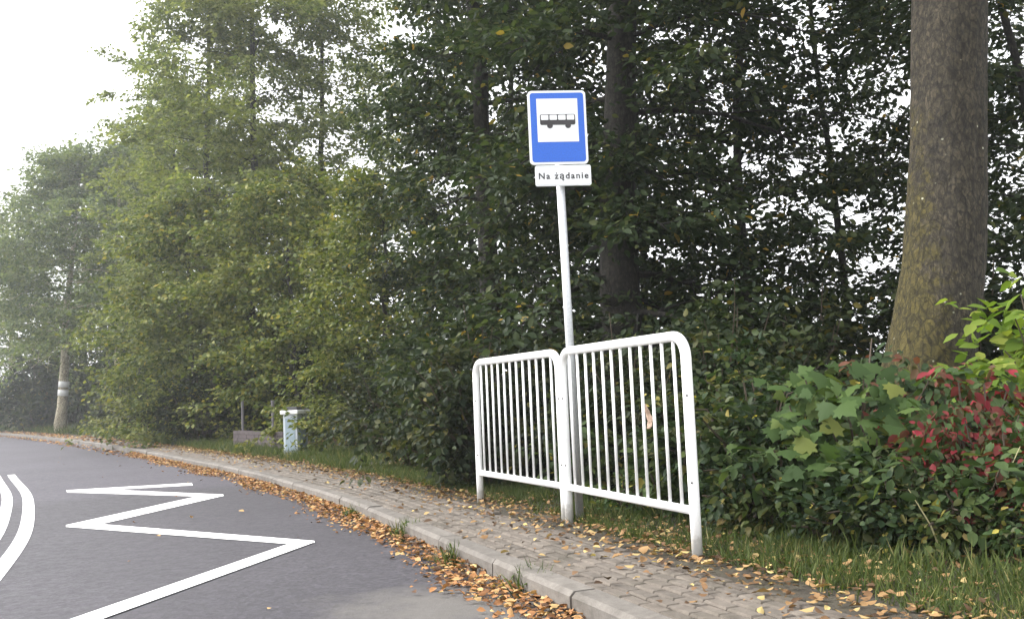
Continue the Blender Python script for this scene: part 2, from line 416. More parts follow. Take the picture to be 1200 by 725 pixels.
# road markings: flat paint, 4 mm above the asphalt
def poly(mb, pts, z): mb.add([(p.x, p.y, z) for p in pts], [tuple(range(len(pts)))])
def zz(*q): return [at(x/3, 500 + y/3) for x, y in q]
zg = MB()
poly(zg, zz((232,223),(240,230),(678,206),(674,197)), .0042)
poly(zg, zz((232,223),(236,231),(715,246),(787,243),(785,238),(340,219)), .0048)
poly(zg, zz((787,243),(715,240),(232,346),(232,351),(330,349)), .0054)
poly(zg, zz((232,346),(232,353),(1020,414),(1107,409),(1105,402),(330,341)), .0060)
poly(zg, zz((1107,407),(1020,411),(150,712),(255,716)), .0066)
tag(zg.build('road_marking_zigzag', M['paint']), kind='structure')
dl = MB()
for (a, b_) in ((-2.60, -2.715), (-2.82, -2.935)):
    ss = np.arange(0, s_at_y(17.7), .25)
    A = KXY(ss, a); B = KXY(ss, b_)
    V = [(p[0], p[1], .0042) for p in A] + [(p[0], p[1], .0042) for p in B]; n = len(ss)
    dl.add(V, [(i, i+1, n+i+1, n+i)[::-1] for i in range(n-1)])
tag(dl.build('road_marking_double_line', M['paint']), kind='structure')

# ------------------------------------------------------------------ leaves: templates and scatter
T_OVAL = (np.array([(0,0,0),(.26,.28,.05),(.25,.62,.06),(0,1,-.05),(-.25,.62,.06),(-.26,.28,.05)]), np.array([(0,1,2,3),(0,3,4,5)]))
T_KITE = (np.array([(0,0,0),(.32,.45,.07),(0,1,-.04),(-.32,.45,.07)]), np.array([(0,1,2),(0,2,3)]))
def _maple():
    pr = [(0,-.02),(.28,.02),(.40,-.06),(.42,.12),(.66,.22),(.48,.34),(.52,.52),(.30,.46),(.26,.66),(.14,.74),(0,1.0)]
    full = pr + [(-x, y) for x, y in pr[-2:0:-1]]
    v = [(0,.30,0)] + [(x, y, -.16*abs(x) - .1*max(0,y-.5)) for x, y in full]; n = len(full)
    return np.array(v), np.array([(0, 1+i, 1+(i+1) % n) for i in range(n)])
T_MAPLE = _maple()
def _five():
    v = [(0,0,0)]; f = []
    for a, L_ in ((0,1.),(.72,.92),(-.72,.92),(1.5,.7),(-1.5,.7)):
        d = np.array((math.sin(a), math.cos(a))); e = np.array((d[1], -d[0])); b = len(v)
        for (t, w, z) in ((.5,.20,.05),(1.,0,-.14),(.5,-.20,.05)):
            p = d*t*L_ + e*w*L_; v.append((p[0], p[1], z - .05))
        f += [(0, b, b+1), (0, b+1, b+2)]
    return np.array(v), np.array(f)
T_FIVE = _five()
def _blade():
    v = [(-.03,0,0),(.03,0,0),(-.025,.5,.06),(.025,.5,.06),(0,1,.28)]
    return np.array(v, float), np.array([(0,1,3),(0,3,2),(2,3,4)])
T_BLADE = _blade()
def _curl():
    v = [(0,0,.05),(.3,.3,.22),(.28,.66,.2),(0,1,.06),(-.28,.64,.16),(-.3,.3,.2)]
    return np.array(v), np.array([(0,1,2,3),(0,3,4,5)])
T_CURL = _curl()

def norm(a): return a / np.maximum(np.linalg.norm(a, axis=-1, keepdims=True), 1e-9)
def leaves(name, P, axis, nrm, size, tpl, m, parent=None):
    """one leaf per row: base P, growing along axis, face normal near nrm"""
    tv, tf = tpl
    y = norm(axis); x = norm(np.cross(y, nrm)); z = np.cross(x, y)
    V = P[:,None,:] + size[:,None,None]*(tv[None,:,0,None]*x[:,None] + tv[None,:,1,None]*y[:,None] + tv[None,:,2,None]*z[:,None])
    k = len(tv); Fc = (tf[None] + (np.arange(len(P))*k)[:,None,None]).reshape(-1, tf.shape[1])
    return np_mesh(name, V.reshape(-1,3), Fc, m, parent)

def spray(R, starts, dirs, lens, per, size, flat=.18, droop=.35, tilt=.55):
    """leaves strewn along twigs"""
    n = len(starts); t = R.uniform(.05, 1.05, (n, per))
    side = norm(np.cross(dirs, np.array([0,0,1.]) + R.normal(0,.15,(n,3))))
    lat = R.normal(0, flat, (n, per)) * lens[:,None]
    P = starts[:,None]+dirs[:,None]*(t*lens[:,None])[...,None] + side[:,None]*lat[...,None]
    P[...,2] += R.normal(0, .06, (n,per)) * lens[:,None] - droop*.35*(t**2)*lens[:,None]
    ax = dirs[:,None]*.6 + side[:,None]*np.sign(lat)[...,None]*.8 + R.normal(0,.35,(n,per,3)); ax[...,2] -= droop
    nm = np.array([0,0,1.]) + R.normal(0, tilt, (n,per,3))
    sz = size * R.uniform(.6, 1.25, (n,per))
    return P.reshape(-1,3), ax.reshape(-1,3), nm.reshape(-1,3), sz.ravel()

def make_tree(name, label, cat, seed, H, r, base, cr, limbs, subs, twigs, per, leaf, lm, bm, twig=(.45,.9), rise=(.15,.6), tpl=T_OVAL,
              lean=(0,0), low_out=1., trunk_pts=None, bare=.22, group=None, tilt=.55, gap=-9., split=False, flat=.18, shy=None):
    R = np.random.default_rng(seed)
    root = thing(name, label, cat, group=group)
    n = 12
    if trunk_pts is None:
        zs = np.linspace(0, H*.93, n)
        wob = np.cumsum(R.normal(0, .05, (n,2)), axis=0); wob -= wob[0]
        tp = [(float(lean[0]*z/H + w0[0]), float(lean[1]*z/H + w0[1]), float(z)) for z, w0 in zip(zs, wob)]
        tr = [r*(1.35 if i == 0 else 1.0)*(1-.93*(z/(H*.95))**1.0)+.01 for i, z in enumerate(zs)]
    else: tp, tr = trunk_pts
    tb = MB(); tb.tube(tp, tr, 12)
    tb.build('trunk', bm, root, smooth=True)
    TP = np.array(tp)
    bb = MB(); st, di, le = [], [], []; ph = R.uniform(0, 6, 6)
    for i in range(limbs):
        if split: bb = MB()
        u = (i + R.uniform(0,1)) / limbs
        z = base + (H*.95 - base)*u**1.1
        p0 = np.array([np.interp(z, TP[:,2], TP[:,0]), np.interp(z, TP[:,2], TP[:,1]), z])
        az = i*2.39996 + R.normal(0,.35)
        prof = (math.sin(PI*min(1, .22 + .78*u))**.7) if u > .36 else low_out
        L_ = cr*max(.18, prof)*R.uniform(.7, 1.12)
        if shy is not None:                                  # limbs over the road side are cut back low down
            k = (math.cos(az - shy) + .6)/1.6
            if k > 0 and z < 6.5: L_ *= 1 - .62*k
        ri = rise[0] + (rise[1]-rise[0])*u + R.normal(0,.1)
        d = np.array([math.cos(az), math.sin(az), 0])
        pts = []
        for t in np.linspace(0, 1, 6):
            pts.append(p0 + d*L_*t + np.array([0,0,1])*(L_*(ri*t - .42*t*t)) + R.normal(0,.05,3)*t*L_*.5)
        pts = np.array(pts)
        rr = float(np.interp(z, TP[:,2], np.array(tr)))*.21
        bb.tube(pts, [max(.006, rr*(1-.85*t)) for t in np.linspace(0,1,6)], 5, caps=False)
        for j in range(subs):
            t = bare + (1-bare)*(j + R.uniform(0,1))/subs
            q = np.array([np.interp(t*5, range(6), pts[:,k]) for k in range(3)])
            tang = norm(pts[min(5,int(t*5)+1)] - pts[int(min(4,t*5))])
            sd = 1 if j % 2 else -1
            a = sd*R.uniform(.45, 1.15)
            sdv = np.array([tang[0]*math.cos(a)-tang[1]*math.sin(a), tang[0]*math.sin(a)+tang[1]*math.cos(a), R.normal(.05,.3)])
            sdv = norm(sdv); sl = L_*R.uniform(.22,.42)*(1.15-.5*t)+.25
            e = q + sdv*sl - np.array([0,0,.12*sl])
            bb.tube([q, (q+e)/2+np.array([0,0,.05*sl]), e], [max(.005, rr*.3), max(.004, rr*.2), .003], 4, caps=False)
            gv = math.sin(e[0]*1.9+ph[0])*math.sin(e[1]*1.7+ph[1]) + math.sin(e[2]*2.1+ph[2]+e[0])*.7 + R.normal(0,.25)
            if gv < gap: continue
            for k in range(twigs):
                tt = (k + R.uniform(0,1))/twigs
                b_ = q + (e-q)*tt
                td = norm(sdv + R.normal(0,.55,3)*np.array([1,1,.7])); 
                st.append(b_); di.append(td); le.append(R.uniform(*twig))
        if split: bb.build('branch', bm, root, smooth=True)
    if not split: bb.build('branches', bm, root, smooth=True)
    P, ax, nm, sz = spray(R, np.array(st), np.array(di), np.array(le), per, leaf, tilt=tilt, flat=flat)
    leaves('crown', P, ax, nm, sz, tpl, lm, root)
    return root

def make_bush(name, label, cat, seed, H, rad, stems, per, leaf, lm, tpl=T_OVAL, group=None, arch=.5, twig=(.25,.5), tw=5, droop=.4, tilt=.6, face=None):
    R = np.random.default_rng(seed); root = thing(name, label, cat, group=group)
    bb = MB(); st, di, le = [], [], []
    for i in range(stems):
        az = R.uniform(0, 2*PI); ro = math.sqrt(R.uniform(0,1))*rad
        h = H*R.uniform(.45, 1.08)*math.sqrt(max(.12, 1 - (ro/rad)**2*.75))
        d = np.array([math.cos(az), math.sin(az), 0]); b0 = d*ro*.35 + R.normal(0,.03,3)*np.array([1,1,0])
        e = d*ro*R.uniform(.85,1.15); pts = []
        for t in np.linspace(0,1,5):
            pts.append(b0 + (e-b0)*t**1.3 + np.array([0,0,1])*h*(t*(1+arch) - arch*t*t) + R.normal(0,.02,3)*t)
        pts = np.array(pts); bb.tube(pts, [.012*(1-.8*t)+.002 for t in np.linspace(0,1,5)], 4, caps=False)
        for k in range(tw):
            t = .12 + .88*(k + R.uniform(0,1))/tw
            q = np.array([np.interp(t*4, range(5), pts[:,c]) for c in range(3)])
            td = norm(d*.5*R.uniform(-.2,1) + R.normal(0,.6,3) + np.array([0,0,.25])); st.append(q); di.append(td); le.append(R.uniform(*twig))
    bb.build('stems', M['stem'], root)
    P, ax, nm, sz = spray(R, np.array(st), np.array(di), np.array(le), per, leaf, flat=.22, droop=droop, tilt=tilt)
    P[:,2] = np.maximum(P[:,2], .03)
    if face is not None: nm = nm + np.array(face)
    leaves('foliage', P, ax, nm, sz, tpl, lm, root)
    return root

def base(px, Y, o=None):
    p = atY(px, 450, Y); return (p.x, Y)
GZ = .15
# ------------------------------------------------------------------ the dark wood behind the stop
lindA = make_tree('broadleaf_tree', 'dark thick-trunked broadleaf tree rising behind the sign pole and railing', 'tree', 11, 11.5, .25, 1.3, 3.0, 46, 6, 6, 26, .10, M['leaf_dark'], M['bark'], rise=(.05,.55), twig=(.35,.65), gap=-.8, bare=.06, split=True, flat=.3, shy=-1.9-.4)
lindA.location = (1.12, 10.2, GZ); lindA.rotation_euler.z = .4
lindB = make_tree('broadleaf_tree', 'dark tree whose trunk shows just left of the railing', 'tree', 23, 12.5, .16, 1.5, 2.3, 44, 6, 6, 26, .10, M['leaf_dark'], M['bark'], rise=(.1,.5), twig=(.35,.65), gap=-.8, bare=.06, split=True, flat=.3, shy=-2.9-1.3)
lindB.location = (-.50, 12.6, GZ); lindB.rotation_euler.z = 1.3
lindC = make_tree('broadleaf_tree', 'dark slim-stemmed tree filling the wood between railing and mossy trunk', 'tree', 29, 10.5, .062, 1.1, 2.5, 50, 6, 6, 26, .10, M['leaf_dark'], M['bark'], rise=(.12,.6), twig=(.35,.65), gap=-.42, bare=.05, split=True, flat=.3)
x, y = base(880, 11.3); lindC.location = (x, y, GZ); lindC.rotation_euler.z = 2.2
GW = 'trees of the dark wood behind the bus stop'
def put(src, label, px, Y, rz, s_, sz=None, group=GW):
    x, y = base(px, Y); return copy_tree(src, label, (x, y, GZ), rz, (s_, s_, sz or s_), group)
put(lindC, 'dark slim-stemmed tree with sky gaps directly left of the mossy trunk', 1000, 13.5, 4.0, .95)
put(lindC, 'dark slim-stemmed tree left of the bus sign, above the yellow bushes', 560, 17.2, 2.9, .9, 1.1)
put(lindC, 'slim-stemmed tree standing back in the wood behind the thick dark trunk', 760, 14.5, .2, 1.0)
put(lindC, 'slim-stemmed tree deep in the wood right behind the mossy trunk', 1235, 9.8, 5.1, .9)
put(lindC, 'slim-stemmed tree at the right picture edge behind the yellow green bush', 1290, 12.5, 3.6, 1.0)
put(lindC, 'slim-stemmed tree deep in the wood behind the left railing', 600, 18.0, 1.2, 1.25)

# the mossy foreground trunk
tp = []; trd = []
for z, x, rr in ((0,-.14,.45),(.25,-.10,.405),(.6,-.04,.38),(.9,0,.355),(1.3,.09,.327),(1.75,.185,.307),(2.7,.315,.285),(3.85,.435,.282),(5,.54,.27),(6.5,.66,.24),(8,.78,.19),(10,.9,.11),(12,1.0,.04)):
    tp.append((x, .02*z, z)); trd.append(rr)
big = make_tree('broadleaf_tree', 'big leaning tree with grey bark and a mossy left side, right of the railing', 'tree', 5, 12, .4, 5.2, 3.4, 20, 6, 6, 26, .10, M['leaf_dark'], M['bark_big'], rise=(.1,.6), trunk_pts=(tp, trd), twig=(.35,.65), gap=-.5, split=True, flat=.3)
big.location = (3.26, 7.4, GZ)
# ridged, uneven bark on the big trunk: a dense mesh with real relief
from mathutils import noise as mnoise
old = [c for c in big.children if c.name.startswith('trunk')][0]
zs_ = np.linspace(0, 12, 420); TPn = np.array(tp); ns = 72; vs = []
for z in zs_:
    cx, cy_ = np.interp(z, TPn[:,2], TPn[:,0]), np.interp(z, TPn[:,2], TPn[:,1]); rr = float(np.interp(z, TPn[:,2], trd))
    for k in range(ns):
        a = 2*PI*k/ns; u = Vector((math.cos(a), math.sin(a), 0))
        q = Vector((u.x*rr, u.y*rr, z))
        fl = 1 + .16*math.exp(-z*2.2)*math.sin(a*5+1.0)                      # root flare
        big_ = mnoise.noise(Vector((u.x*1.5, u.y*1.5, z*.7)))*.022
        rid = (1-abs(mnoise.noise(Vector((u.x*6.5, u.y*6.5, z*1.7)))*2))*.008 + mnoise.noise(Vector((u.x*16, u.y*16, z*9)))*.006
        rad = rr*fl + big_ + rid
        vs.append((cx+u.x*rad, cy_+u.y*rad, float(z)))
fs = [(i*ns+k, i*ns+(k+1)%ns, (i+1)*ns+(k+1)%ns, (i+1)*ns+k) for i in range(len(zs_)-1) for k in range(ns)]
nm_ = bpy.data.meshes.new('trunk'); nm_.from_pydata(vs, [], fs); nm_.update(); nm_.materials.append(M['bark_big'])
nm_.polygons.foreach_set('use_smooth', [True]*len(fs)); old.data = nm_

# ------------------------------------------------------------------ lighter trees along the bend
loose = make_tree('slender_tree', 'tall loose light green tree at the bend with sky showing through its crown', 'tree', 31, 16, .15, 2.2, 3.0, 60, 6, 5, 34, .13, M['leaf_loose'], M['bark'], rise=(.2,.75), tpl=T_KITE, twig=(.4,.8), gap=-.55, flat=.3, bare=.04)
x, y = base(292, 25); loose.location = (x, y, GZ)
GL = 'lighter trees along the bend'
put(loose, 'light green tree behind the slender one, nearer the dark wood', 385, 26, 2.0, .95, group=GL)
put(loose, 'tall light green tree standing just left of the slender one', 238, 27, 1.0, 1.0, group=GL)
put(loose, 'light green tree left of the slender one, lower and fuller', 215, 31, 4.1, .78, group=GL)
hazel = make_tree('young_tree', 'bushy yellow green young tree above the grey pillar', 'tree', 37, 6.2, .08, .5, 2.0, 32, 6, 5, 24, .12, M['leaf_mid'], M['bark'], rise=(.1,.8), tpl=T_KITE)
x, y = base(350, 21.0); hazel.location = (x, y, GZ)
put(hazel, 'bushy yellow green young tree left of the grey pillar at the path', 228, 24.5, 1.9, 1.05, group='bushy young trees by the path')
put(hazel, 'bushy young tree with pale sprays right of the grey pillar', 445, 17.5, 3.3, .85, group='bushy young trees by the path')

far = make_tree('rounded_tree', 'hazy rounded tree at the far bend, its pale trunk banded with white', 'tree', 41, 13.0, .22, 4.0, 4.2, 40, 6, 5, 26, .17, M['leaf_far'], M['bark_pale'], rise=(.1,.6), tpl=T_KITE, twig=(.6,1.2))
p = at(70, 507, .13); far.location = (p.x, p.y, GZ); far.rotation_euler.y = .085
tk = [c for c in far.children if c.name.startswith('trunk')][0]
for z in (1.74, 2.12):
    wb = MB(); wb.tube([(0,0,z-.13),(0,0,z+.13)], .225, 14); w_ = wb.build('white_band', M['white_wash'], tk, smooth=True)
GF = 'hazy trees at the far bend'
put(far, 'hazy dark tree right of the white-banded trunk', 140, 41, 2.2, 1.02, group=GF)
put(far, 'hazy low tree farthest left along the road edge', 15, 58, 1.2, .95, group=GF)
put(far, 'hazy tree behind the white-banded trunk', 95, 52, 3.9, 1.25, group=GF)
put(far, 'hazy tree filling the gap behind the slender light green tree', 215, 44, 5.0, 1.2, group=GF)

# ------------------------------------------------------------------ undergrowth
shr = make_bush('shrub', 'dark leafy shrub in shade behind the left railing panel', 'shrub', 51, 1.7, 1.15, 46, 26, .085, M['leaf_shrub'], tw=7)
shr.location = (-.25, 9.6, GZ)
GS = 'dark shrubs under the wood'
def puts(label, px, Y, rz, s_, sz=None, src=None, group=GS):
    x, y = base(px, Y); return copy_tree(src or shr, label, (x, y, GZ), rz, (s_, s_, sz or s_), group)
puts('dark shrub behind the right railing panel', 735, 8.2, 1., .8, .85)
puts('dark shrub behind the railing end, below the sky gaps', 850, 7.6, 2.2, .8, .95)
puts('dark shrub between railing and mossy trunk, further back', 940, 9.0, 3.1, 1.0, 1.0)
puts('dark shrub left of the railing on the verge', 515, 12.0, 4.1, 1.0, .95)
puts('dark shrub hanging over the verge right of the grey pillar', 468, 15.0, 5.2, 1.0, .9)
puts('dark shrub in shade behind the trunk and railing posts', 640, 10.2, .5, 1.1, 1.0)
puts('dark shrub far back under the sky gaps', 870, 12.5, 1.5, 1.25, 1.2)
puts('dark shrub beside the root of the mossy trunk', 1140, 9.4, 2.5, 1.2, 1.1)
puts('dark clipped shrub at the path left of the low brick wall', 238, 23.0, 3.5, 1.3, 1.15)
puts('dark shrub at the path beneath the light green trees', 188, 28.5, 4.5, 1.6, 1.0)
puts('dark shrub in the shade under the far trees', 100, 50, 5.5, 3.0, 3.2)
puts('dark shrub in the shade directly behind the grey pillar', 345, 25, 2.0, 1.7, 2.0)
puts('dark shrub deep in the shade behind the low brick wall', 290, 29, 3.0, 2.0, 2.0)
puts('dark shrub behind the yellow green young tree right of the pillar', 410, 23, 4.0, 1.7, 1.9)
puts('tall dark shrub behind the white-banded trunk, left side', 50, 49, 1.5, 2.8, 2.6)
puts('dark shrub behind the light green trees, beside the far trunks', 185, 38, 2.6, 2.4, 2.6)
puts('dark shrub between the two far trunks', 150, 43, .9, 2.2, 2.6)
puts('dark shrub at the left edge of the road bend', 12, 60, .1, 3.2, 2.4)

bram = make_bush('bramble', 'low dark bramble patch right of the railing end', 'bramble', 61, 1.0, .72, 44, 22, .07, M['leaf_bramble'], tw=6, arch=.9)
bram.location = (1.60, 6.35, GZ)
lowb = make_bush('bramble', 'low trailing bramble at the foot of the maple sapling', 'bramble', 63, .42, .40, 30, 13, .062, M['leaf_bramble'], tw=5, arch=1.1, twig=(.15,.34))
x, y = base(985, 5.25); lowb.location = (x, y, GZ-.02)
for lab, px, Y, sc2, rz in (('low trailing bramble right of the railing foot, reaching the grass', 885, 5.75, .95, 5.), ('low trailing bramble below the red creeper at the grass edge', 1085, 4.85, .85, 3.), ('low trailing bramble at the right picture edge in front of the creeper', 1195, 4.6, .7, 4.), ('low trailing bramble between the maple and the railing foot', 935, 5.75, 1.1, 1.), ('low trailing bramble under the middle of the red and green leaves', 1050, 5.3, 1.1, 2.), ('low trailing bramble deep under the red creeper', 1130, 5.2, 1.15, .4)):
    puts(lab, px, Y, rz, sc2, src=lowb, group='trailing brambles along the grass edge')
puts('bramble patch between the railing end and the dark shrubs', 905, 7.0, 1., 1.0, 1.0, src=bram, group='bramble patches')
mp_ = make_bush('maple_sapling', 'young maple with big bright green lobed leaves left of the red creeper', 'sapling', 71, 1.18, .52, 30, 4, .125, M['leaf_maple'], tpl=T_MAPLE, tw=6, arch=.4, droop=.75, tilt=.5, face=(-.1,-.9,0))
p = atY(1000, 450, 5.75); mp_.location = (p.x, 5.75, GZ); mp_.rotation_euler.z = 0
cre = make_bush('creeper', 'climbing green creeper with drooping leaves round the foot of the mossy trunk', 'creeper', 81, .96, .62, 40, 24, .078, M['leaf_creeper'], tw=6, arch=1., droop=.9, face=(0,-.7,0))
p = atY(1072, 450, 6.45); cre.location = (p.x, 6.45, GZ)
red = make_bush('red_creeper', 'red autumn creeper with scarlet leaves in front of the mossy trunk', 'creeper', 83, .80, .52, 44, 26, .075, M['leaf_red'], tw=6, arch=.7, droop=1.1, face=(-.1,-.8,0))
p = atY(1138, 450, 5.35); red.location = (p.x, 5.35, GZ)
puts('lower red creeper hanging down to the grass edge at the right', 1165, 4.95, 2.2, .78, src=red, group='red creepers by the mossy trunk')
lime = make_bush('hazel_bush', 'bright yellow green bush at the right edge beside the mossy trunk', 'bush', 91, 1.50, .80, 44, 12, .125, M['leaf_lime'], tw=6, arch=.6, droop=.5, tilt=.45, face=(0,-.4,0))
p = atY(1250, 450, 6.3); lime.location = (p.x, 6.2, GZ)
low = make_bush('low_plant', 'small leafy weed with yellowing leaves at the grass edge right of the railing', 'plant', 95, .34, .24, 14, 12, .055, leaf_mat('leaf_low', [(0, (.03,.06,.02)), (.6, (.06,.10,.035)), (.88, (.12,.15,.05)), (1, (.42,.36,.07))]), tw=4, twig=(.1,.22))
p = atY(960, 450, 5.6); low.location = (p.x, 5.6, GZ-.02)
tall = make_bush('ground_elder', 'knee high leafy weed with broad mid green leaves right of the railing end', 'weed', 97, .62, .30, 12, 7, .10, leaf_mat('leaf_elder', [(0, (.035,.06,.022)), (.6, (.06,.095,.032)), (.9, (.10,.13,.04)), (1, (.26,.22,.06))]), tw=5, twig=(.12,.25), droop=.55, face=(-.1,-.5,0))
p = atY(872, 450, 6.05); tall.location = (p.x, 6.05, GZ)
for lab, px, Y, sc2 in (('knee high leafy weed left of the maple, among the brambles', 925, 5.6, 1.0), ('knee high leafy weed below the maple leaves', 1015, 5.2, .85), ('knee high leafy weed between maple and red creeper', 1062, 5.0, .95), ('knee high leafy weed hanging before the red creeper', 1112, 4.75, .8), ('knee high leafy weed at the right picture edge, below the red leaves', 1185, 4.7, .95), ('knee high leafy weed behind the nearest railing post', 800, 6.6, 1.1), ('knee high leafy weed behind the sign pole', 690, 8.0, 1.2)):
    puts(lab, px, Y, px*1.7, sc2, src=tall, group='leafy weeds along the shrub edge')
for lab, px, Y, sc2 in (('small leafy weed below the maple leaves', 1030, 5.25, 1.0), ('small leafy weed with yellow leaves beneath the red creeper', 1085, 4.95, 1.1), ('small leafy weed at the right picture edge by the grass', 1165, 4.7, 1.2), ('small leafy weed behind the middle of the right railing panel', 735, 6.9, .9), ('small leafy weed beside the foot of the right railing post', 850, 6.0, .9), ('small leafy weed at the very bottom right corner', 1195, 4.5, .9)):
    puts(lab, px, Y, px, sc2, src=low, group='small weeds in the grass edge')

# ------------------------------------------------------------------ grass and fallen leaves
def on_verge(R, n, s0, s1, o0, o1, dens=None):
    s_ = R.uniform(s0, s1, n); o = R.uniform(o0, o1, n)
    p = KXY(s_, 0) ; nn = np.stack([np.interp(s_, S, _n[:,0]), np.interp(s_, S, _n[:,1])], 1)
    p = p + nn*o[:,None]
    return s_, o, p
R = np.random.default_rng(3)
def grass(name, n, s0, s1, o0, o1, h):
    nt_ = n // 9
    s_, o, p = on_verge(R, nt_, s0, s1, o0, o1)
    # tufts thin out in patches
    k = (np.sin(p[:,0]*3.1+1)*np.sin(p[:,1]*2.3) + R.normal(0,.5,nt_)) > -.35
    p, o = p[k], o[k]
    P = np.repeat(np.column_stack([p, lay(o)-.01]), 9, 0); P[:,:2] += R.normal(0,.03,(len(P),2))
    ax = R.normal(0,.42,(len(P),3)); ax[:,2] = 1
    nm = R.normal(0,1,(len(P),3)); nm[:,2] *= .2
    sz = np.repeat(R.uniform(.5,1.2,len(p)),9)*R.uniform(.5,1.15,len(P))*h
    return tag(leaves(name, P, ax, nm, sz, T_BLADE, M['grass']), 'short green grass strip between the paving and the shrubs', 'grass', kind='stuff')
V_ = []
grass('grass', 38000, 9.5, 19, .98, 1.6, .10)
grass('grass', 14000, 9.0, 13.5, 1.5, 2.4, .14)['label'] = 'rough grass among the low brambles at the right'
grass('grass', 40000, 19, 34, .95, 2.3, .17)['label'] = 'green grass strip along the path toward the bend'
grass('grass', 16000, 34, 80, .85, 3.4, .36)['label'] = 'grass verge under the far trees'

def litter(name, label, n, s0, s1, o0, o1, size, m, zf, bias=None):
    s_, o, p = on_verge(R, n, s0, s1, o0, o1)
    if bias is not None:
        k = R.uniform(0,1,n) < bias(s_, o); p, o, s_ = p[k], o[k], s_[k]
    n = len(p)
    P = np.column_stack([p, zf(o) + R.uniform(.001, .02, n)])
    a = R.uniform(0, 2*PI, n); ax = np.column_stack([np.cos(a), np.sin(a), R.normal(0,.25,n)])
    nm = R.normal(0,.38,(n,3)); nm[:,2] = np.where(R.uniform(0,1,n) < .6, 1, -1)
    sz = size*R.uniform(.35,1.3,n)
    P[:,2] = np.where(nm[:,2] < 0, P[:,2] + sz*.2, P[:,2])
    return tag(leaves(name, P, ax, nm, sz, T_CURL, m), label, 'leaves', kind='stuff')
gut = lambda s_, o: np.clip(np.exp(-(np.abs(o)/(.13+.09*np.sin(s_*.9)**2))**2.2) * (.82+.18*np.sin(s_*2.3)), 0, 1)
litter('fallen_leaves', 'orange fallen leaves piled in the gutter along the kerb', 44000, 11.0, 31, -.75, .0, .044, M['leaf_fallen'], lambda o: 0*o + np.clip((o+.14)*.28,0,.05)+.004, gut)
litter('fallen_leaves', 'scattered fallen leaves along the far kerb', 6000, 31, 75, -.5, .9, .09, M['leaf_fallen'], lambda o: np.where(o > 0, PZ+.004, .004), lambda s_, o: .35+0*o)
ver = lambda s_, o: np.clip(np.exp(-((o-.93)/.24)**2)*(.75+.25*np.sin(s_*1.7)) + .09 + .30*np.exp(-((o-1.2)/.3)**2)*(s_<14), 0, 1)
litter('fallen_leaves', 'brown and yellow fallen leaves along the back of the paving', 26000, 9.5, 32, .45, 2.1, .042, M['leaf_fallen_verge'], lambda o: np.where(o < .76, PZ+.001, lay(o)+.012), ver)
litter('fallen_leaves', 'brown fallen leaves covering the floor of the wood', 9000, 8, 30, 1.7, 7, .07, M['leaf_fallen_verge'], lambda o: lay(o)+.006)
litter('fallen_leaves', 'few yellowish fallen leaves strewn over the paving', 420, 9.5, 32, .14, .7, .055, M['leaf_fallen_verge'], lambda o: 0*o+PZ+.001)
litter('fallen_leaves', 'few fallen leaves strewn on the asphalt', 120, 10, 32, -2.2, -.3, .05, M['leaf_fallen'], lambda o: 0*o+.003, lambda s_, o: np.clip(.9+o*.42, .05, 1))

# weeds growing from the kerb joint
def weed(label, px, py, h, n):
    h *= 1.45; p = at(px - 9, py + 2) ; w_ = thing('weed_tuft', label, 'weed', (p.x, p.y, 0), group='weed tufts in the gutter')
    P = np.column_stack([R.normal(0,.045,n), R.normal(0,.045,n), np.zeros(n)])
    ax = R.normal(0,.5,(n,3)); ax[:,2] = 1
    leaves('blades', P, ax, R.normal(0,1,(n,3)), h*R.uniform(.5,1.1,n), T_BLADE, M['grass'], w_)
    P = np.column_stack([R.normal(0,.05,n//4), R.normal(0,.05,n//4), R.uniform(.02,h*.6,n//4)])
    leaves('leaves', P, R.normal(0,1,(n//4,3)), np.array([0,0,1.])+R.normal(0,.5,(n//4,3)), .05*R.uniform(.6,1.2,n//4), T_OVAL, M['leaf_maple'], w_)
weed('green weed tuft nearest the camera, against the kerb', 632, 696, .13, 90)
weed('green weed tuft against the kerb, second from the camera', 543, 661, .11, 90)
weed('broad green weed tuft in the gutter below the left railing', 487, 631, .13, 110)
weed('small weed tuft among gutter leaves, farthest from the camera', 424, 605, .10, 60)

# dry stalks in front of the undergrowth
def stalk(label, px, py, Y, h, lean):
    p = atY(px, py, Y); s_ = MB()
    s_.tube([(0,0,0),(lean*.4,0,h*.5),(lean,0.02,h)], [.006,.004,.002], 5)
    o = s_.build('dry_stalk', M['grass_dry']); o.location = (p.x, Y, GZ); tag(o, label, 'stalk', 'dry stalks in the grass')
stalk('pale dry stalk upright at the grass edge, left of the others', 995, 640, 5.3, .30, -.08)
stalk('pale dry stalk leaning left near the bottom edge', 1110, 690, 4.6, .34, -.14)
stalk('pale dry stalk leaning right below the red creeper', 1150, 700, 4.6, .52, .26)
stalk('short dry stalk standing upright below the red creeper', 1135, 690, 4.75, .36, .05)

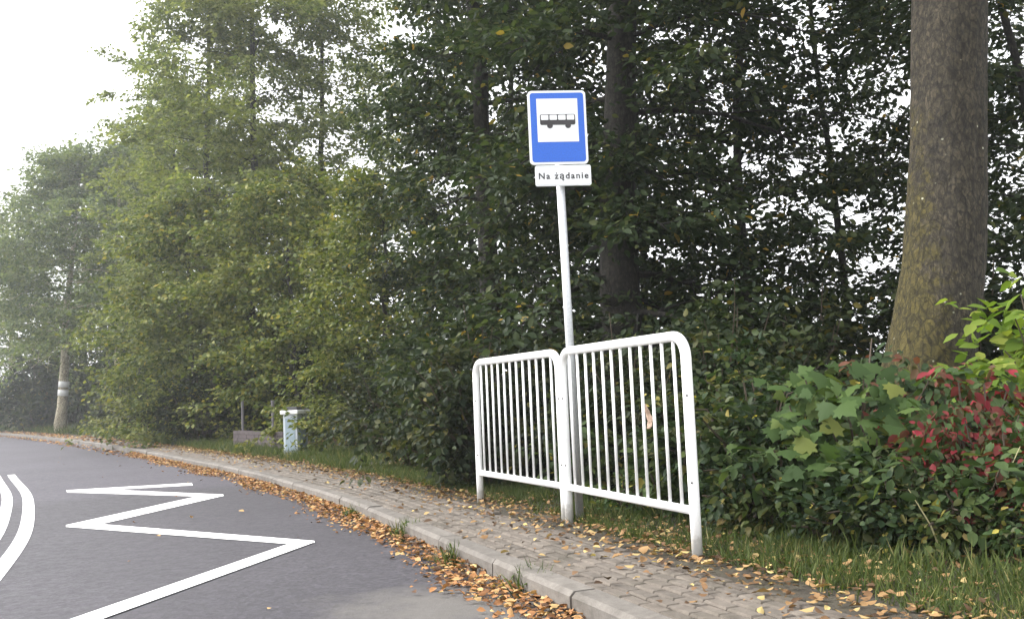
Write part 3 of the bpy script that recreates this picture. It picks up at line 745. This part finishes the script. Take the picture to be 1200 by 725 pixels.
# ------------------------------------------------------------------ railing panels
def railing(label, A, B):
    A = Vector((*A, 0)); B = Vector((*B, 0)); L_ = (B-A).length; a = math.atan2((B-A).y, (B-A).x)
    t = thing('railing', label, 'railing', (A.x, A.y, PZ-.03), a, 'white bus stop railings')
    Hh, cr, rp = 1.205, .12, .029
    arc0 = [(cr - cr*math.cos(q), Hh - cr + cr*math.sin(q)) for q in np.linspace(0, PI/2, 8)]
    arc1 = [(L_ - x, z) for x, z in arc0[::-1]]
    fr = MB(); fr.tube([(0,0,-.05),(0,0,.3)] + [(x,0,z) for x, z in arc0] + [(x,0,z) for x, z in arc1] + [(L_,0,.3),(L_,0,-.05)], rp, 14)
    fr.build('frame', M['white_metal'], t, smooth=True)
    lo = MB(); lo.tube([(0,0,.27),(L_,0,.27)], .024, 12); lo.build('bottom_rail', M['white_metal'], t, smooth=True)
    nb = 12
    for k in range(nb):
        x = L_*(k+1)/(nb+1); b_ = MB()
        zt = Hh - .012
        if x < cr: zt = Hh - cr + math.sqrt(cr*cr-(cr-x)**2)
        if L_-x < cr: zt = Hh - cr + math.sqrt(cr*cr-(cr-L_+x)**2)
        b_.tube([(x,0,.275),(x,0,zt)], .0096, 8); b_.build('bar', M['white_metal'], t, smooth=True)
    for x in (0, L_):
        for z in (.42, .88):
            h = MB(); sgn = 1 if True else -1
            h.tube([(x-.026*.7, .026*.72, z),(x-.033*.7, .033*.72, z)], .0055, 8); h.build('bolt', M['bolt'], t)
    return t
railing('white tubular railing panel nearest the camera, right of the sign pole', (.925,5.06), (.335,6.58))
railing('white tubular railing panel left of the sign pole, farther along the path', (.312,6.645), (-.335,8.10))
# a dry leaf caught on the bars
dlf = MB()
nf = 9
vs = []; 
for i in range(nf):
    t = i/(nf-1); w_ = .034*math.sin(PI*min(1,.08+.92*t))**.7*(1+.2*math.sin(i*2.3))
    zc = .012*math.sin(t*5)
    vs += [(-w_, zc+.012, t*.15), (0, zc, t*.15), (w_, zc+.014, t*.15)]
fs = [(3*i+j, 3*i+j+1, 3*i+j+4, 3*i+j+3) for i in range(nf-1) for j in (0,1)]
dlf.add(vs, fs)
lf = dlf.build('dry_leaf', plain('dry_leaf', (.50,.36,.27), .8, 0, .35, 40))
sm = lf.modifiers.new('solid', 'SOLIDIFY'); sm.thickness = .0015
pq = Vector((.955,5.05,0)).lerp(Vector((.345,6.58,0)), .335)
lf.location = (pq.x+.012, pq.y+.006, .79); lf.rotation_euler = (.1, .18, math.atan2(1.53,-.61)+PI)
tag(lf, 'pale brown dry leaf caught between the bars of the right railing panel', 'leaf')

# ------------------------------------------------------------------ bus stop sign
yaw = .09
sg = thing('bus_stop_sign', 'bus stop sign on a grey pole: blue board with a bus, white text plate', 'sign', (.395, 6.72, PZ-.13), yaw)
pl = MB(); pl.tube([(.024,0,.0),(.006,0,1.6),(-.012,0,3.08)], .030, 16); pl.build('pole', M['galv'], sg, smooth=True)
cpm = MB(); cpm.tube([(-.012,0,3.08),(-.012,0,3.10)], .033, 16); cpm.build('pole_cap', M['dark_cap'], sg)
def rrect(w, h, r, cx=0, cz=0, n=6):
    out = []
    for sx, sz, a0 in ((1,-1,-PI/2),(1,1,0),(-1,1,PI/2),(-1,-1,PI)):
        for q in np.linspace(a0, a0+PI/2, n): out.append((cx+sx*(w/2-r)+r*math.cos(q), cz+sz*(h/2-r)+r*math.sin(q)))
    return out
CX, CZ, W_, H_ = -.012, 2.935, .425, .545
bd = MB(); bd.prism(rrect(W_, H_, .03, CX, CZ), -.052, -.034); brd = bd.build('sign_board', M['sign_white'], sg)
brd['label'] = 'blue bus stop board with white border'
fb = MB(); fb.prism(rrect(W_-.034, H_-.034, .02, CX, CZ), -.0545, -.0522); fb.build('blue_field', M['sign_blue'], brd)
wb = MB(); wb.prism([(x+CX, z+CZ) for x, z in ((-.150,-.108),(.150,-.108),(.150,.212),(-.150,.212))], -.0565, -.0547); wb.build('white_panel', M['sign_white'], brd)
bs = MB(); zc = CZ + .056
bs.prism(rrect(.258, .078, .012, CX, zc), -.0585, -.0567)
for wx in (-.058, .075): bs.prism([(CX+wx+.021*math.cos(q), zc-.044+.021*math.sin(q)) for q in np.linspace(0, 2*PI, 18, endpoint=False)], -.0592, -.0569)
bs.build('bus_pictogram', M['sign_black'], brd)
for k in range(4):
    wn = MB(); x0 = CX - .1245 + k*.063
    wn.prism(rrect(.0545, .037, .006, x0+.030, zc+.0155), -.0602, -.0588); wn.build('bus_window', M['sign_white'], brd)
tpm = MB(); tpm.prism(rrect(.405, .150, .014, .012, 2.580), -.052, -.034); tpl_ = tpm.build('text_plate', M['sign_white'], sg)
rim = MB()
oo = rrect(.392, .137, .010, .012, 2.580); ii = rrect(.384, .129, .008, .012, 2.580); n = len(oo)
vs = [(x,-.0532,z) for x, z in oo]+[(x,-.0532,z) for x, z in ii]+[(x,-.0521,z) for x, z in oo]+[(x,-.0521,z) for x, z in ii]
fs = [(i,(i+1)%n,n+(i+1)%n,n+i) for i in range(n)] + [(i,2*n+i,2*n+(i+1)%n,(i+1)%n) for i in range(n)] + [(n+i,n+(i+1)%n,3*n+(i+1)%n,3*n+i) for i in range(n)]
rim.add(vs, fs); rim.build('plate_border', M['galv'], tpl_)
def word(t):
    tx = bpy.data.curves.new('lettering', 'FONT'); tx.body = t; tx.size = .064; tx.extrude = .0008; tx.space_character = 1.25; tx.offset = .0012
    q = bpy.data.objects.new('lettering', tx); COL.objects.link(q)
    m_ = bpy.data.meshes.new_from_object(q.evaluated_get(bpy.context.evaluated_depsgraph_get())); bpy.data.objects.remove(q)
    return np.array([v.co[:] for v in m_.vertices]), [tuple(p.vertices) for p in m_.polygons]
lm_ = MB(); va, fa = word('Na z\u0105danie'); lm_.add(va, fa); LW = float(va[:,0].max())
vz, _ = word('z'); v3, _ = word('Na z'); zx = float(v3[:,0].max()) - float(vz[:,0].max()-vz[:,0].min())/2; zt = float(vz[:,1].max())
lm_.add([(zx + .0048*math.cos(q), zt + .0105 + .0048*math.sin(q), .001) for q in np.linspace(0, 2*PI, 10, endpoint=False)], [tuple(range(10))])
me_ = lm_.build('lettering', M['sign_black']).data
bpy.data.objects.remove(bpy.data.objects['lettering'])
to = bpy.data.objects.new('lettering', me_); COL.objects.link(to); to.parent = tpl_; to.location = (.012 - LW/2, -.0535, 2.556); to.rotation_euler = (PI/2, 0, 0)
for z in (2.60, 2.78, 3.07):
    cl = MB(); cl.box((-.01, -.018, z), (.09, .034, .026)); cl.tube([(-.01,0,z-.014),(-.01,0,z+.014)], .0345, 14); cl.build('clamp', M['galv'], sg)

# ------------------------------------------------------------------ grey pillar and low brick wall by the path
p = at(347, 532, PZ); ph = thing('pillar', 'short blue grey pillar with white cap and dark lid beside the path', 'pillar', (p.x, p.y, PZ-.02), -.42)
b_ = MB(); b_.box((0,0,.36),(.30,.30,.72)); b_.build('shaft', M['pillar'], ph, bevel=.008)
for sx, sy, rz in ((0,-1,0),(1,0,PI/2),(-1,0,PI/2)):
    i_ = MB(); i_.box((sx*.152, sy*.152, .37), (.20,.012,.56), Matrix.Rotation(rz,3,'Z')); i_.build('inset_panel', M['pillar_inset'], ph)
c_ = MB(); c_.box((0,0,.755),(.38,.38,.07)); c_.build('cap', M['white_wash'], ph, bevel=.015)
l_ = MB(); l_.box((0,0,.803),(.33,.33,.026)); l_.box((0,0,.832),(.22,.22,.032)); l_.build('lid', M['dark_cap'], ph, bevel=.006)
A = at(279, 524, PZ); B = at(338, 529, PZ)
lw = MB(); dv = (B-A); L_ = dv.length; rz = math.atan2(dv.y, dv.x); rows, bl = 5, .26
for r_ in range(rows):
    q = -(r_ % 2)*bl/2
    while q < L_:
        q0, q1 = max(0,q)+.005, min(L_, q+bl)-.005
        if q1-q0 > .03:
            lw.box(((q0+q1)/2, float(rng.normal(0,.003)), .045+r_*.075), (q1-q0, .20, .066))
        q += bl
w_ = thing('brick_wall', 'low purplish brown brick wall left of the grey pillar', 'wall', (A.x, A.y, PZ-.02), rz)
lw.build('bricks', M['brick'], w_)
mo = MB(); mo.box((L_/2,0,.185),(L_-.02,.17,.37)); mo.build('mortar', M['joint'], w_)
for px, h, lab in ((282, 1.05, 'thin metal post at the left end of the low brick wall'), (319, .95, 'thin metal post in the middle of the low brick wall')):
    t = (px-279)/59.; q = A.lerp(B, t)
    pm = MB(); pm.tube([(0,0,0),(0,0,h)], .028, 8); pm.tube([(0,0,h),(0,0,h+.03)], .036, 8)
    o = pm.build('fence_post', M['post_metal']); o.location = (q.x+.02, q.y+.14, PZ-.02); tag(o, lab, 'post', 'fence posts by the low wall')

# ------------------------------------------------------------------ air, sky, sun, camera settings
HAZE = .0016  # even volume, added to fade the far trees and imitate windscreen glare
if HAZE:
    hm = bpy.data.materials.new('haze'); hm.use_nodes = True; nt = hm.node_tree
    nt.nodes.remove(nt.nodes['Principled BSDF'])
    v = N(nt, 'ShaderNodeVolumePrincipled'); v.inputs['Density'].default_value = HAZE; v.inputs['Color'].default_value = (.93,.95,1,1); v.inputs['Anisotropy'].default_value = .6
    nt.links.new(v.outputs[0], nt.nodes['Material Output'].inputs['Volume'])
    hb = MB(); hb.box((-20, 45, 9.0), (170, 130, 20.1)); ho = hb.build('haze', hm); tag(ho, 'pale even haze, added for faded distance and windscreen glare', 'haze', kind='stuff')

W = bpy.data.worlds.new('World'); sc.world = W; W.use_nodes = True; nt = W.node_tree
bg = nt.nodes['Background']
sky = N(nt, 'ShaderNodeTexSky'); sky.sky_type = 'NISHITA'; sky.sun_disc = False
SUN_EL, SUN_AZ = math.radians(42), math.radians(-78)          # azimuth from +Y towards +X
sky.sun_elevation = SUN_EL; sky.sun_rotation = SUN_AZ; sky.dust_density = 6; sky.air_density = 1.0; sky.ozone_density = 1
hs = N(nt, 'ShaderNodeHueSaturation'); hs.inputs['Saturation'].default_value = .18
nt.links.new(sky.outputs[0], hs.inputs['Color']); nt.links.new(mix(nt, .55, hs.outputs[0], (9.,9.1,9.3)), bg.inputs['Color'])
bg.inputs['Strength'].default_value = .15
sd = bpy.data.lights.new('sun', 'SUN'); sd.energy = 1.5; sd.angle = math.radians(12); sd.color = (1, .97, .92)
so = bpy.data.objects.new('sun', sd); COL.objects.link(so)
dirv = Vector((math.sin(SUN_AZ)*math.cos(SUN_EL), math.cos(SUN_AZ)*math.cos(SUN_EL), math.sin(SUN_EL)))
so.rotation_euler = dirv.to_track_quat('Z', 'Y').to_euler(); so.location = (0,0,30)

sc.view_settings.view_transform = 'Standard'; sc.view_settings.look = 'None'; sc.view_settings.gamma = 1
sc.view_settings.exposure = 1.38
sc.render.engine = 'CYCLES'
cy = sc.cycles
cy.max_bounces = 5; cy.diffuse_bounces = 3; cy.glossy_bounces = 2; cy.transmission_bounces = 3; cy.volume_bounces = 1; cy.transparent_max_bounces = 4
cy.use_denoising = True
try: cy.denoiser = 'OPENIMAGEDENOISE'
except Exception: pass
cy.use_adaptive_sampling = True; cy.adaptive_threshold = .015
sc.render.filter_size = 1.4
